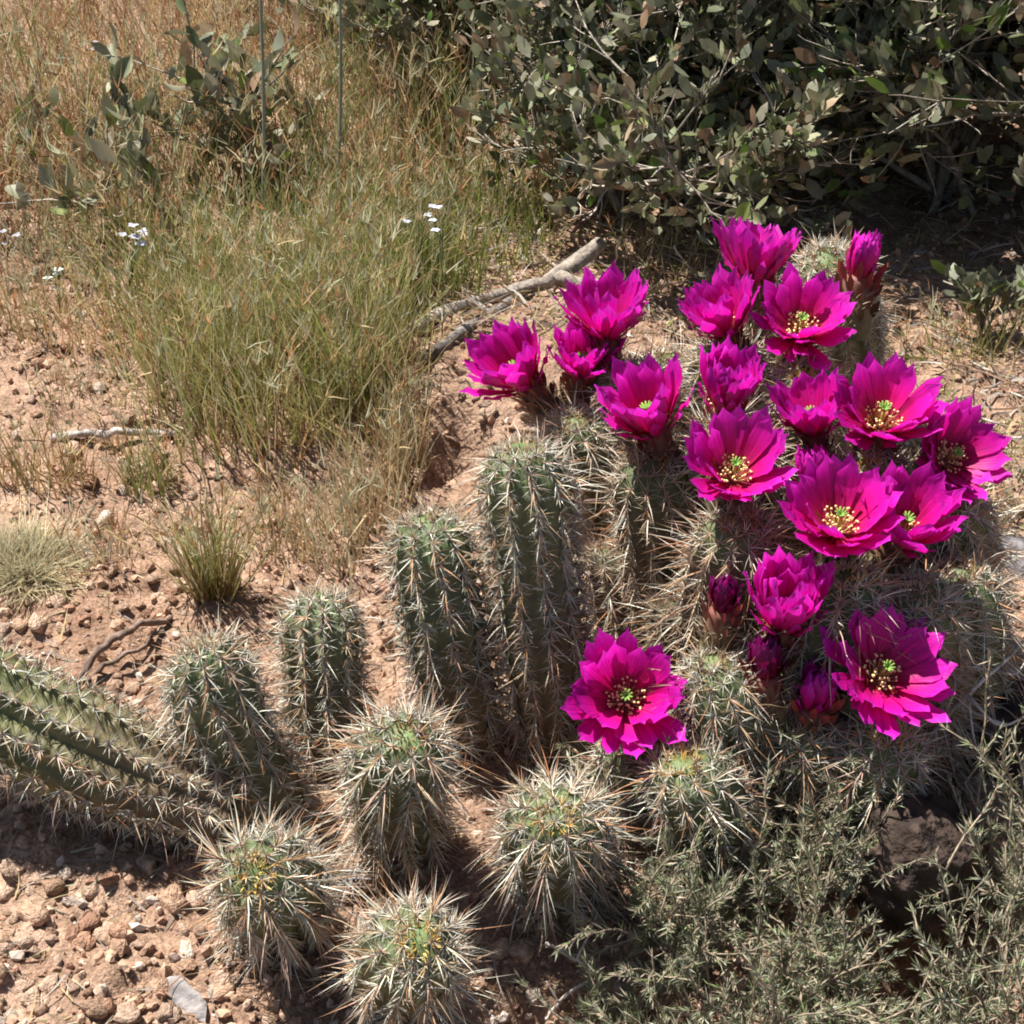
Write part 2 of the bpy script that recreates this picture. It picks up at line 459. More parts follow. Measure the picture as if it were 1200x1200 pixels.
def cactus(B, T, Rad, label, ribs=11, tone=(.14, .16, .078), long=.034, dens=1.0, crown='yellow', sp=.0095, centrals=4,
           dead=0.0, bow=0.012, seed=None, group='hedgehog cactus stems in the clump'):  # dead browns the skin
    B = np.array(B[:], float); T = np.array(T[:], float)
    root = empty('hedgehog_cactus', B, label, 'cactus', group)
    ax = T - B; Lg = np.linalg.norm(ax); ax = ax / Lg
    side = norm(np.cross(ax, rng.normal(size=3))[None])[0]
    tub = group == G1
    rows = int(min(110, max(34, Lg / sp * 5))) if tub else 34
    seg = ribs * 6; ph = rng.random(ribs)
    def axis_pt(s):          # 0..1 along the stem
        s = np.asarray(s, float)
        return ax[None] * (s * Lg)[:, None] + side[None] * (bow * np.sin(s * math.pi))[:, None]
    capf = min(.75, Rad * 1.05 / Lg)
    def rad(s):
        s = np.asarray(s, float)
        k = np.clip((s - (1 - capf)) / capf, 0, 1)
        r = Rad * np.sqrt(np.maximum(1 - k ** 2.3, 0))
        b = np.clip(s / .35, 0, 1)
        return r * (.74 + .26 * b * b * (3 - 2 * b)) * (1 + .03 * np.sin(s * 17 + Lg * 50))
    x = norm(np.cross(ax, np.array([.3, -.8, .5]))[None])[0]; y = np.cross(ax, x)
    def surf(s, th, ribsc=1.0):
        c = axis_pt(s); r = rad(s)
        rib = np.abs(np.cos((th) * ribs / 2)) ** .8
        k = np.clip((1 - s) / .06, 0, 1)
        r = r * (1 - .17 * (1 - rib) * ribsc * k)
        if tub:
            kr = np.round(th * ribs / (2 * math.pi)).astype(int) % ribs
            r = r * (1 + .055 * rib ** 3 * np.cos(2 * math.pi * (s * Lg / sp - ph[kr])) * np.clip((1 - s) / .12, 0, 1))
        return c + (x[None] * np.cos(th)[:, None] + y[None] * np.sin(th)[:, None]) * r[:, None]
    s = 1 - (1 - np.linspace(0, 1, rows)) ** (1.25 if tub else 1.5); s[-1] = .9995
    th = np.arange(seg) * 2 * math.pi / seg
    SS, TT = np.meshgrid(s, th, indexing='ij')
    V = surf(SS.ravel(), TT.ravel())
    V[-seg:] = V[-seg:].mean(0)
    i = (np.arange(rows - 1)[:, None] * seg + np.arange(seg)[None]); j = (np.arange(rows - 1)[:, None] * seg + (np.arange(seg)[None] + 1) % seg)
    F = np.stack([i, j, j + seg, i + seg], 2).reshape(-1, 4)
    tone = np.array(tone)
    kk = np.clip((SS.ravel() - .1) / .8, 0, 1)[:, None]
    corky = np.array([.15, .10, .06])
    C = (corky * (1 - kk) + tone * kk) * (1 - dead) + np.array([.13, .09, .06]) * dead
    top = np.clip((SS.ravel() - .86) / .14, 0, 1)[:, None]
    C = C * (1 - .6 * top) + np.array([.085, .15, .035]) * .6 * top
    link('stem', make_mesh('stem', V, F, M_STEM, C), root)
    # areoles on the rib crests
    A = []; S = []
    pos = 0.02
    arc = np.linspace(0, 1, 400); cl = surf(arc, np.zeros(400)); al = np.concatenate([[0], np.cumsum(np.linalg.norm(np.diff(cl, axis=0), axis=1))])
    tot = al[-1]
    DT = []
    for k in range(ribs):
        q = ph[k] * sp
        while True:
            sv = q / Lg
            if sv > .995: break
            d = np.interp(sv, arc, al)
            if d > tot - .003: break
            A.append(k * 2 * math.pi / ribs); S.append(sv + rng.normal(0, .0006) / Lg); DT.append(tot - d)
            q += sp * (1 if sv < 1 - capf else max(.35, .9 - .6 * (sv - 1 + capf) / capf))
    DT = np.array(DT); S = np.clip(S, 0, .998)
    A = np.array(A) + rng.normal(0, .02, len(A)); S = np.array(S)
    P = surf(S, A); e = .004
    ds = norm(surf(np.minimum(S + e, .9999), A) - surf(np.maximum(S - e, 0), A))
    dt = norm(surf(S, A + .02, 0) - surf(S, A - .02, 0))
    nn = norm(np.cross(dt, ds))
    nn = np.where(np.sum(nn * (P - axis_pt(S)), 1, keepdims=True) < 0, -nn, nn)
    young = np.clip(1 - DT / (Rad * .75), 0, 1)
    white = np.array([.68, .66, .53]); tan = np.array([.52, .37, .23]); pinkish = np.array([.46, .30, .24]); grey = np.array([.36, .33, .30])
    gold = np.array([.74, .50, .14]); rust = np.array([.40, .19, .08])
    parts = []
    def emit(idx, D, L, W, bendk, C):
        b = rng.normal(0, 1, (len(idx), 3)) * (L * .07)[:, None] + bendk
        parts.append(spine_mesh(P[idx], D, L, W, b, C))
    n0 = len(P)
    # radial spines, flat against the skin
    nr = int(14 * dens)
    idx = np.repeat(np.arange(n0), nr); m = len(idx)
    a = np.tile(np.arange(nr) * 2 * math.pi / nr, n0) + rng.normal(0, .25, m)
    D = norm(nn[idx] * (.42 + .25 * rng.random((m, 1))) + ds[idx] * np.cos(a)[:, None] + dt[idx] * np.sin(a)[:, None])
    yg = young[idx]
    L = (.0085 + .006 * rng.random(m)) * (1 - .55 * yg)
    pick = rng.random((m, 1))
    C = np.where(pick < .5, white, np.where(pick < .75, tan, grey)) * (.75 + .4 * rng.random((m, 1)))
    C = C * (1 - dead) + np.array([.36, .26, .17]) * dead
    parts.append(spine_short(P[idx], D, L, np.full(m, .00056), C))
    # long central spines
    idx = np.repeat(np.arange(n0), centrals); m = len(idx); yg = young[idx]
    a = rng.random(m) * 6.283
    D = norm(nn[idx] * (.95 + .3 * rng.random((m, 1))) + (ds[idx] * np.cos(a)[:, None] + dt[idx] * np.sin(a)[:, None]) * .55 - ds[idx] * (.35 * (1 - yg))[:, None])
    L = long * (.35 + .75 * rng.random(m) ** 1.4) * (1 - .72 * yg)
    pick = rng.random((m, 1))
    C = np.where(pick < .34, white, np.where(pick < .66, tan, np.where(pick < .84, pinkish, np.array([.50, .25, .12])))) * (.8 + .4 * rng.random((m, 1)))
    if crown == 'yellow': cc = gold
    elif crown == 'rust': cc = rust
    else: cc = tan
    C = C * (1 - .75 * yg[:, None]) + cc * .75 * yg[:, None]
    drop = np.zeros((m, 3)); drop[:, 2] = -L * .12
    emit(idx, D, L, .00030 + .00018 * rng.random(m), drop, C)
    # woolly golden tuft at the growing point
    m = 120; a = rng.random(m) * 6.283; k = rng.random(m) ** .6 * Rad * .36
    Pt = axis_pt(np.full(m, .995)) + (x[None] * np.cos(a)[:, None] + y[None] * np.sin(a)[:, None]) * k[:, None]
    D = norm(ax[None] + (x[None] * np.cos(a)[:, None] + y[None] * np.sin(a)[:, None]) * (.2 + .9 * rng.random((m, 1))))
    Lc = .003 + .006 * rng.random(m)
    parts.append(spine_mesh(Pt - ax[None] * .002, D, Lc, np.full(m, .0006), rng.normal(0, .0006, (m, 3)), cc[None] * (.8 + .5 * rng.random((m, 1)))))
    V, F, C = join(parts)
    link('spines', make_mesh('spines', V, F, M_SPINE, C, False), root, kind='stuff')
    return root

def stem(bx, by, tx, ty, z, rad_, label, sink=.012, **kw):
    b = on_ground(bx, by); b.z -= sink
    return cactus(b, at_z(tx, ty, z), rad_, label, **kw)

# the bare stems
b = on_ground(275, 985); b.z = float(gz(b.x, b.y)) + .030
s1 = cactus(b, at_z(-150, 745, .13), .036, 'long thick green cactus stem lying sideways on the dirt, ribs running lengthwise', ribs=11,
            tone=(.13, .17, .05), long=.026, crown='tan', centrals=2, bow=.008, group=G1)
s2 = stem(350, 985, 232, 755, .135, .0285, 'leaning cactus stem between the lying stem and the short stem beside it', crown='tan', group=G1)
s3 = stem(392, 905, 376, 694, .115, .0265, 'short pale green upright cactus stem with brown patch on its side', crown='tan', group=G1, long=.022, bow=.003)
s4 = stem(548, 880, 497, 607, .178, .0285, 'medium tall cactus stem, next to the tallest bare stem', crown='tan', group=G1, long=.028, bow=.003)
s5 = stem(652, 880, 610, 522, .235, .0285, 'tallest bare upright cactus stem standing before the dirt mound', crown='tan', group=G1, long=.028, bow=.003)
s6 = stem(482, 995, 478, 862, .14, .0285, 'bristly cactus stem with reddish spiny crown in front of the medium tall stem', crown='rust', group=G1, long=.034, centrals=5)
s7 = stem(662, 1050, 652, 956, .12, .030, 'bristly cactus stem with yellow tip growing against the low grey shrub', group=G1, long=.034, centrals=4)
s8 = stem(306, 1068, 297, 1022, .118, .029, 'round cactus head with golden centre beside the end of the lying stem', group=G1, long=.034, centrals=4)
s9 = stem(497, 1148, 492, 1102, .105, .0275, 'round cactus head with golden centre over dark hollow, foremost of the clump', group=G1, long=.034, centrals=4)
s10 = stem(852, 910, 836, 778, .135, .0265, 'grey spined cactus stem with one dark closed bud beside the lone low flower', crown='tan')
s11 = stem(812, 1010, 800, 893, .10, .030, 'cactus head with orange and yellow spines half hidden by the low shrub', long=.03)
# the flowering stems
t18 = stem(745, 935, 742, 868, .075, .026, 'short cactus stem carrying the lone low open flower')
t16 = stem(915, 900, 917, 778, .125, .027, 'cactus stem carrying the cup shaped flower above two dark buds')
tb = stem(945, 945, 938, 850, .095, .026, 'short cactus stem with two purple buds pushed into the low shrub')
t17 = stem(1045, 960, 1042, 862, .105, .028, 'cactus stem carrying the wide flower above the dark rocks')
t14 = stem(985, 860, 990, 672, .185, .031, 'cactus stem topped by the pair of side by side flowers', tone=(.075, .10, .05))
t15 = stem(1075, 850, 1072, 690, .17, .029, 'brown shaded cactus stem behind the wide low flower', crown='tan')
t19 = stem(1140, 830, 1125, 668, .16, .029, 'bristly brown spined cactus stem at the edge of the clump', crown='rust', long=.04)
t10 = stem(862, 800, 866, 612, .195, .030, 'shaded cactus stem under the wide flower behind the two buds', dead=.55, tone=(.09, .09, .05), crown='rust', dens=.6)  # skin and spines browned to hold the shade under the flowers
t8 = stem(770, 730, 762, 545, .19, .031, 'dark shaded cactus stem beside the tallest bare stem', dead=.5, tone=(.07, .085, .045), crown='rust', dens=.6, centrals=3, long=.028)  # dark brown tone paints the flower's shade onto this stem
t6 = stem(690, 650, 672, 492, .165, .028, 'cactus stem carrying the two flowers that lean toward the dead branch', crown='tan')
t3 = stem(745, 600, 742, 440, .185, .028, 'cactus stem carrying the tall cupped flower next to the dead branch')
t20 = stem(795, 570, 786, 420, .165, .027, 'cactus stem with bare sandy spined tip between the flowers', crown='tan', dens=1.4)
t9 = stem(850, 660, 855, 510, .215, .028, 'cactus stem carrying the narrow half closed flower')
t4 = stem(850, 560, 852, 420, .205, .028, 'cactus stem carrying the flower that opens away up the slope')
t1 = stem(900, 500, 893, 350, .215, .028, 'cactus stem carrying the flower farthest back in the clump')
t5 = stem(935, 600, 942, 445, .205, .029, 'cactus stem carrying the flower with a bright pale green centre')
t2 = stem(985, 450, 968, 305, .195, .030, 'cactus stem with straw spined top and one red tipped bud', crown='tan', dens=1.4, long=.03)
t12 = stem(1020, 720, 1022, 552, .205, .030, 'cactus stem carrying the large open flower and a darker one behind')
t13 = stem(1105, 730, 1108, 590, .185, .028, 'cactus stem carrying the round flower facing sideways at the edge of the clump')

def leaf_template(nl=5, fold=.12, pt=1.0):
    V = []; 
    for i in range(nl):
        t = i / (nl - 1); w = math.sin(math.pi * min(max(t, .03), .97)) ** .75 * .5
        for u in (-1, 0, 1):
            V.append((u * w, fold * abs(u) * w * 2 + .06 * math.sin(t * 3), t))
    F = [(i * 3 + j, i * 3 + j + 1, i * 3 + j + 4, i * 3 + j + 3) for i in range(nl - 1) for j in range(2)]
    F = np.array(F); F = np.concatenate([F[:, [0, 1, 2]], F[:, [0, 2, 3]]])
    return np.array(V), F
LEAF = leaf_template()
_lv = []
for _t, _w in ((0, .04), (.3, .42), (.7, .40), (1, .04)):
    _lv += [(-_w, .05 * _t, _t), (_w, .12 * _w, _t)]
LEAF_FAR = (np.array(_lv), np.array([[0, 1, 3], [0, 3, 2], [2, 3, 5], [2, 5, 4], [4, 5, 7], [4, 7, 6]]))

for k, (bx, by, tx, ty, z, lab) in enumerate((
    (820, 720, 815, 585, .15, 'old brown cactus stem in the shade between the flowering stems'),
    (925, 760, 930, 640, .14, 'old brown cactus stem behind the cup shaped flower'),
    (805, 830, 802, 700, .11, 'dried brown cactus stem in the shade behind the lone low flower'),
    (895, 650, 900, 520, .15, 'old brown cactus stem hidden under the middle flowers'),
    (1095, 900, 1092, 770, .12, 'old brown spiny cactus stem beside the wide low flower'),
    (720, 760, 712, 640, .09, 'short dried cactus stem at the foot of the tallest bare stem'))):
    stem(bx, by, tx, ty, z, .029, lab, dead=.6, tone=(.10, .08, .05), crown='rust', long=.036, group='old dried stems in the clump')  # dried stems filling the gaps; their darkened brown also paints in shade

# ------------------------------------------------------------------ flowers
def petal_mesh(Lp, Wd, th0, th1, pt, cup, seed, r0=.0045, mat=None):
    r = np.random.default_rng(seed)
    nl, nc = 8, 4
    t = np.linspace(0, 1, nl)
    V = []; C = []
    rr, zz = r0, 0.0
    pts = [(rr, zz)]; fine = 60
    for k in range(fine):
        q = (k + .5) / fine; a = th0 + (th1 - th0) * q ** .7
        rr += math.sin(a) * Lp / fine; zz += math.cos(a) * Lp / fine
        pts.append((rr, zz))
    pts = np.array(pts)
    for i, q in enumerate(t):
        a = th0 + (th1 - th0) * q ** .7
        w = Wd * (.28 + .72 * math.sin(min(q / .78, 1) * math.pi / 2) ** 1.15)
        if q > .78: w *= max(1 - ((q - .78) / .22) ** pt, 0.16)
        p = pts[int(round(q * fine))]
        nrm = np.array([-math.cos(a), math.sin(a)])
        for j in range(nc):
            u = (j / (nc - 1) - .5) * 2
            off = cup * Wd * (u * u) * (.5 + .5 * q) + r.normal(0, .0005) * q
            notch = -.0022 * abs(u) * (q > .6) + r.normal(0, .0006) * (q > .6)
            rad_ = p[0] + nrm[0] * off; z = p[1] + nrm[1] * off + notch
            V.append((rad_, u * w / 2, z)); C.append((q, j / (nc - 1), 0))
    F = [(i * nc + j, i * nc + j + 1, (i + 1) * nc + j + 1, (i + 1) * nc + j) for i in range(nl - 1) for j in range(nc - 1)]
    return make_mesh('petal', V, F, mat or M_PETAL, C)
PET = {}
def petals_for(cls):
    if cls in PET: return PET[cls]
    oin, oout = {'open': ((58, 24), (68, 32)), 'wide': ((66, 36), (78, 46)), 'cup': ((42, 13), (52, 21)), 'half': ((28, 3), (38, 9)), 'bud': ((20, -16), (30, -14)), 'dark': ((16, -12), (24, -10))}[cls]
    k = .6 if cls in ('bud', 'dark') else 1
    mt = M_PETAL_DARK if cls == 'dark' else M_PETAL
    A = [petal_mesh(.0395 * k, .0135 * k, R(oin[0]), R(oin[1]), 3.2, .13, 10 + i, mat=mt) for i in range(3)]
    B = [petal_mesh(.0430 * k, .0125 * k, R(oout[0]), R(oout[1]), 2.6, .12, 20 + i, mat=mt) for i in range(3)]
    D = [petal_mesh(.030 * k, .0068 * k, R(oout[0] + 6), R(oout[1] + 12), 1.4, .12, 30 + i, mat=mt) for i in range(2)]
    PET[cls] = (A, B, D)
    return PET[cls]

def lathe(prof, sides, color_fn):
    prof = np.array(prof); a = np.arange(sides) * 2 * math.pi / sides
    V = np.concatenate([np.stack([p[0] * np.cos(a), p[0] * np.sin(a), 0 * a + p[1]], 1) for p in prof])
    n = len(prof); i = np.arange(n - 1)[:, None] * sides; j = np.arange(sides)[None]; j2 = (j + 1) % sides
    F = np.stack([i + j, i + j2, i + sides + j2, i + sides + j], 2).reshape(-1, 4)
    return V, F, np.concatenate([np.ones((sides, 1)) * np.array(color_fn(k / (n - 1)))[None] for k in range(n)])
def flower_parts():
    tv, tf, tc = lathe([(.0125, -.034), (.0122, -.024), (.0098, -.016), (.0085, -.009), (.0088, -.002), (.0062, .0015), (.0005, .001)], 14,
                       lambda t: (.10 + .12 * t, .10 - .04 * t, .045 + .01 * t))
    sp_ = []
    for k in range(30):
        a = k * 2.4; zz = -.026 + .026 * (k / 29); r_ = float(np.interp(zz, [-.034, -.016, -.009, 0], [.0125, .0098, .0085, .0088])) * .95
        d = np.array([[math.cos(a) * .45, math.sin(a) * .45, 1]])
        sp_.append(scatter(*LEAF, np.array([[r_ * math.cos(a), r_ * math.sin(a), zz]]), basis(d), np.array([[.0042, .002, .010 + .005 * k / 29]]),
                           np.array([[.13 + .20 * k / 29, .085 - .04 * k / 29, .045]])))
    tri = np.concatenate([tf[:, [0, 1, 2]], tf[:, [0, 2, 3]]])
    V, F, C = join([(tv, tri, tc)] + sp_)
    tube_me = make_mesh('flower', V, F, M_BUD, C)
    # bristles on the tube
    m = 90; a = rng.random(m) * 6.283; z = -.033 + .026 * rng.random(m)
    rad_ = np.interp(z, [-.034, -.016, -.009], [.0125, .0098, .0085])
    P = np.stack([rad_ * np.cos(a), rad_ * np.sin(a), z], 1)
    D = norm(np.stack([np.cos(a), np.sin(a), .5 + .6 * rng.random(m)], 1) + rng.normal(0, .3, (m, 3)))
    sv, sf, sc = spine_mesh(P, D, .006 + .008 * rng.random(m), np.full(m, .00035), rng.normal(0, .0004, (m, 3)), np.array([[.6, .5, .36]]) * (.8 + .4 * rng.random((m, 1))))
    bris = make_mesh('bristles', sv, sf, M_SPINE, sc, False)
    # stamens
    m = 56; a = rng.random(m) * 6.283; k = rng.random(m)
    P = np.stack([(.002 + .003 * k) * np.cos(a), (.002 + .003 * k) * np.sin(a), 0 * a + .001], 1)
    D = norm(np.stack([np.cos(a) * (.25 + .6 * k), np.sin(a) * (.25 + .6 * k), np.ones(m)], 1))
    L = .007 + .005 * rng.random(m)
    sv, sf, sc = spine_mesh(P, D, L, np.full(m, .00028), rng.normal(0, .0008, (m, 3)), np.array([[.75, .55, .20]]) * np.ones((m, 1)))
    iv, if_ = ICO1
    av, af, ac = scatter(iv, if_, P + D * L[:, None], rand_rot(m), np.full(m, .00085), np.array([[.80, .66, .30]]) * (.8 + .3 * rng.random((m, 1))))
    V, F, C = join([(sv, sf, sc), (av, af, ac)])
    sta = make_mesh('stamens', V, F, M_POLLEN, C)
    # green star shaped stigma
    parts = [tube([(0, 0, .002), (0, 0, .014)], [.0011, .0011], 6, (.45, .5, .12))]
    for k in range(9):
        a = k * 2 * math.pi / 9
        parts.append(tube([(0, 0, .0135), (.0016 * math.cos(a), .0016 * math.sin(a), .0165), (.0036 * math.cos(a), .0036 * math.sin(a), .019)], [.0009, .0009, .0005], 5, (.22, .36, .07)))
    V, F, C = join(parts)
    return tube_me, bris, sta, make_mesh('stigma', V, F, M_BUD, C)
FL_TUBE, FL_BRIS, FL_STA, FL_STIG = flower_parts()

def flower(root, px, py, z, axis, cls='open', sc=1.0, hgt=.5, name='flower', gaps=0, label=None):
    axis = Vector(axis).normalized()
    H = {'open': .027, 'wide': .022, 'cup': .033, 'half': .038, 'bud': .020, 'dark': .020}[cls] * sc
    c = at_z(px, py, z) - axis * H * hgt
    o = link(name, FL_TUBE, root)
    if label: o['label'] = label
    q = axis.to_track_quat('Z', 'Y') @ Matrix.Rotation(random.random() * 6.28, 3, 'Z').to_quaternion()
    o.location = c - root.location
    o.rotation_mode = 'QUATERNION'; o.rotation_quaternion = q; o.scale = (sc, sc, sc)
    A, B, D = petals_for(cls)
    for (ms, n, off, dz) in ((A, 13, 0, .0008), (B, 15, .3, 0), (D, 10, .15, -.0025)):
        for k in range(n):
            if random.random() < gaps: continue
            p = link('petal', random.choice(ms), o)
            p.rotation_euler = (random.gauss(0, .07), random.gauss(0, .10), (k + off) * 2 * math.pi / n + random.gauss(0, .09))
            s = random.gauss(1, .06); p.scale = (s, s * random.uniform(.9, 1.12), s); p.location = (0, 0, dz)
    if cls not in ('bud', 'dark'):
        link('stamens', FL_STA, o, kind='stuff'); link('stigma', FL_STIG, o)
    link('bristles', FL_BRIS, o, kind='stuff')
    return o

flower(t1, 886, 300, .245, (.05, .30, .95), 'cup', 1.22)
flower(t2, 1011, 305, .21, (.10, .15, 1), 'bud', 1.45, name='bud', label='upright flower bud with red tip')
flower(t3, 714, 366, .225, (.0, .10, 1), 'cup', 1.20)
flower(t4, 843, 366, .235, (-.35, .05, 1), 'cup', 1.12)
flower(t5, 940, 376, .235, (.0, -.38, .9), 'open', 1.08)
flower(t6, 600, 430, .19, (-.55, -.12, .85), 'cup', 1.22)
flower(t6, 682, 418, .195, (.10, -.1, 1), 'cup', 1.0)
flower(t8, 758, 478, .225, (-.32, .0, .95), 'cup', 1.20)
flower(t9, 853, 452, .24, (.05, -.05, 1), 'half', 1.10)
flower(t10, 862, 546, .225, (.02, -.36, .9), 'open', 1.06)
flower(t12, 950, 482, .225, (-.22, .05, 1), 'cup', 1.02)
flower(t12, 1036, 482, .24, (.0, -.28, .95), 'open', 1.16)
flower(t13, 1119, 532, .215, (.28, -.58, .75), 'open', 1.0)
flower(t14, 985, 606, .22, (-.05, -.30, .95), 'open', 1.10)
flower(t15, 1064, 608, .21, (.12, -.25, .95), 'cup', 1.15)
flower(t14, 958, 555, .20, (-.3, .2, 1), 'bud', 1.25, name='bud')
flower(t16, 922, 706, .175, (.02, -.15, 1), 'half', 1.22)
flower(t17, 1036, 786, .145, (.22, -.42, .88), 'wide', 1.08)
flower(t18, 734, 816, .115, (-.04, -.62, .78), 'open', 1.12)
flower(s10, 848, 700, .17, (.02, .0, 1), 'dark', 1.0, name='bud', label='dark closed bud')
flower(tb, 898, 775, .14, (-.1, .1, 1), 'dark', 1.2, name='bud', label='dark closed bud')
flower(tb, 957, 812, .12, (.1, -.1, 1), 'bud', 1.3, name='bud', label='half opened magenta bud')

# ------------------------------------------------------------------ grass
def blades(P, D, L, W, C0, C1, curl=.25, seg=4):
    """ribbons: base P, direction D, length L, width W, base and tip colours"""
    n = len(P)
    side = norm(np.cross(D, rng.normal(size=(n, 3))))
    bend = rng.normal(0, 1, (n, 3)); bend[:, 2] = -np.abs(bend[:, 2]) * .5
    bend = bend * (L * curl)[:, None]
    V = []; C = []
    for k in range(seg + 1):
        t = k / seg
        c = P + D * (L * t)[:, None] + bend * t * t
        w = (W * (1 - .85 * t ** 1.5) * .5)[:, None] * side
        V += [c - w, c + w]; cc = C0 * (1 - t) + C1 * t; C += [cc, cc]
    V = np.stack(V, 1); C = np.stack(C, 1); k = 2 * (seg + 1)
    f = np.array([[2 * i, 2 * i + 1, 2 * i + 3, 2 * i + 2] for i in range(seg)])
    F = (f[None] + (np.arange(n) * k)[:, None, None]).reshape(-1, 4)
    return V.reshape(-1, 3), F, C.reshape(-1, 3)

GREEN = np.array([.18, .215, .05]); OLIVE = np.array([.24, .24, .08]); STRAW = np.array([.46, .36, .19]); ORANGE = np.array([.38, .21, .10]); PALE = np.array([.42, .41, .27]); RED = np.array([.27, .13, .07]); SAGE = np.array([.22, .26, .15])
def pickc(n, cols, w):
    a = np.array(cols)[rng.choice(len(cols), n, p=np.array(w) / sum(w))]
    return a * (.75 + .5 * rng.random((n, 1)))
def seedheads(P, D, L, C):
    """little awned spikelets: three short ribbons at a tip"""
    k = 3; n = len(P)
    PP = np.repeat(P, k, 0); DD = norm(np.repeat(D, k, 0) + rng.normal(0, .35, (n * k, 3)))
    return blades(PP, DD, np.repeat(L, k) * (.7 + .6 * rng.random(n * k)), np.full(n * k, .0016), np.repeat(C, k, 0), np.repeat(C, k, 0) * 1.1, .2, 2)
def tuft(pts, hmin, hmax, lean, cols, w, label, tipcols=None, width=.0015, curl=.2, heads=.25, name='grass_tuft', group=None, cat='grass'):
    P = np.array(pts); n = len(P)
    c = P.mean(0)
    out = P - c; out[:, 2] = 0
    D = norm(np.array([[0, 0, 1.0]]) + out * lean + rng.normal(0, .16, (n, 3)))
    L = hmin + (hmax - hmin) * rng.random(n)
    C0 = pickc(n, cols, w); C1 = pickc(n, *(tipcols or (cols, w))) * 1.1
    parts = [blades(P, D, L, width * (.6 + .8 * rng.random(n)), C0, C1, curl)]
    if heads:
        h = rng.random(n) < heads; m = h.sum()
        parts.append(seedheads((P + D * (L * .93)[:, None])[h], D[h], .012 + .012 * rng.random(m), pickc(m, [STRAW, PALE, ORANGE], [3, 3, 2])))
    V, F, C = join(parts)
    org = np.array([c[0], c[1], float(gz(c[0], c[1]))])
    root = empty(name, org, label, cat, group)
    link('blades', make_mesh('blades', V - org, F, M_GRASS, C, False), root, kind='stuff')
    return root
def gpts(n, poly, jitter=0):
    """ground points picked evenly inside picture ellipses (cx, cy, rx, ry)"""
    e = np.array(poly, float)[rng.integers(0, len(poly), n)]
    a = rng.random(n) * 6.283; r = np.sqrt(rng.random(n)) * (.75 + .55 * rng.random(n) ** 2)
    p = on_ground_v(e[:, 0] + e[:, 2] * r * np.cos(a), e[:, 1] + e[:, 3] * r * np.sin(a))
    p[:, 2] -= .003
    return p
GG = 'grass tufts among the cacti'
tuft(gpts(2800, [(320, 480, 150, 75), (280, 430, 140, 50), (410, 430, 80, 70)]), .06, .16, .6, [GREEN, OLIVE, ORANGE, STRAW, RED], [3, 4, 3, 2, 1],
     'large tall green and tan grass tuft before the leafy branches', ([GREEN * 1.3, OLIVE * 1.3, STRAW, PALE], [3, 3, 2, 2]), group=GG)
tuft(gpts(1500, [(280, 340, 170, 50), (430, 330, 90, 60)]), .07, .16, .6, [GREEN, OLIVE, STRAW], [4, 4, 2], 'olive grass patch behind the large tall tuft', group=GG)
tuft(gpts(260, [(250, 705, 22, 12)]),   .05, .12, 16, [RED, ORANGE, OLIVE], [2, 3, 3], 'small fan shaped grass tuft behind the leaning cactus stem',
     ([GREEN * 1.2, OLIVE * 1.3, PALE], [3, 3, 2]), group=GG, curl=.12)
tuft(gpts(420, [(440, 600, 50, 50), (400, 650, 50, 40), (470, 540, 30, 40)]), .04, .11, 1.0, [STRAW, PALE, ORANGE], [4, 4, 2], 'dry pale straw grass beside the medium tall cactus stem', group=GG)
tuft(gpts(150, [(330, 640, 50, 40)]), .03, .07, 1.0, [STRAW, ORANGE, PALE], [3, 3, 3], 'thin dry grass wisps behind the short pale cactus stem', group=GG)
tuft(gpts(150, [(60, 570, 60, 25)]), .03, .08, 1.5, [ORANGE, STRAW, OLIVE], [3, 3, 2], 'sparse orange grass behind the pale straw tussock', group=GG)
tuft(gpts(130, [(170, 570, 40, 25)]), .03, .08, 1.5, [OLIVE, STRAW, GREEN], [3, 3, 2], 'sparse green grass wisps on the bare dirt', group=GG)
tuft(gpts(350, [(60, 390, 110, 40)]), .03, .08, 1.0, [STRAW, OLIVE, ORANGE], [3, 2, 2], 'low mixed grass edging the bare pebbly dirt', group=GG)
tuft(gpts(700, [(560, 290, 90, 60), (500, 340, 60, 40)]), .05, .13, .6, [GREEN, OLIVE, GREEN * .7], [4, 3, 3], 'shaded green grass behind the dead branch', group=GG)
tuft(gpts(160, [(1100, 420, 60, 30), (1160, 400, 50, 40)]), .02, .06, 1.0, [GREEN, OLIVE, STRAW], [4, 2, 3], 'short green grass between the clump and the dark shrub', group=GG)
tuft(gpts(120, [(1170, 560, 40, 50), (1150, 620, 40, 30)]), .02, .05, 1.0, [STRAW, PALE], [4, 3], 'short straw grass beside the sideways facing flower', group=GG)
tuft(gpts(140, [(790, 330, 60, 30), (760, 300, 40, 20)]), .02, .07, 1.0, [STRAW, OLIVE, PALE], [3, 3, 3], 'dry wisps of grass behind the tall cupped flower', group=GG)

tuft(gpts(420, [(120, 300, 110, 50), (50, 330, 90, 60)]), .02, .07, .8, [PALE, STRAW, SAGE], [3, 3, 3], 'pale dry weeds under the little white wildflowers', group=GG)
tuft(gpts(180, [(120, 470, 90, 40)]), .02, .05, .8, [PALE, STRAW, RED], [3, 3, 2], 'low dry weeds around the pale straight stick', group=GG)
tuft(gpts(120, [(120, 655, 50, 40)]), .015, .04, .8, [STRAW, RED, np.array([.32, .27, .26])], [2, 3, 3], 'brown dry weeds beside the pale straw tussock', group=GG)

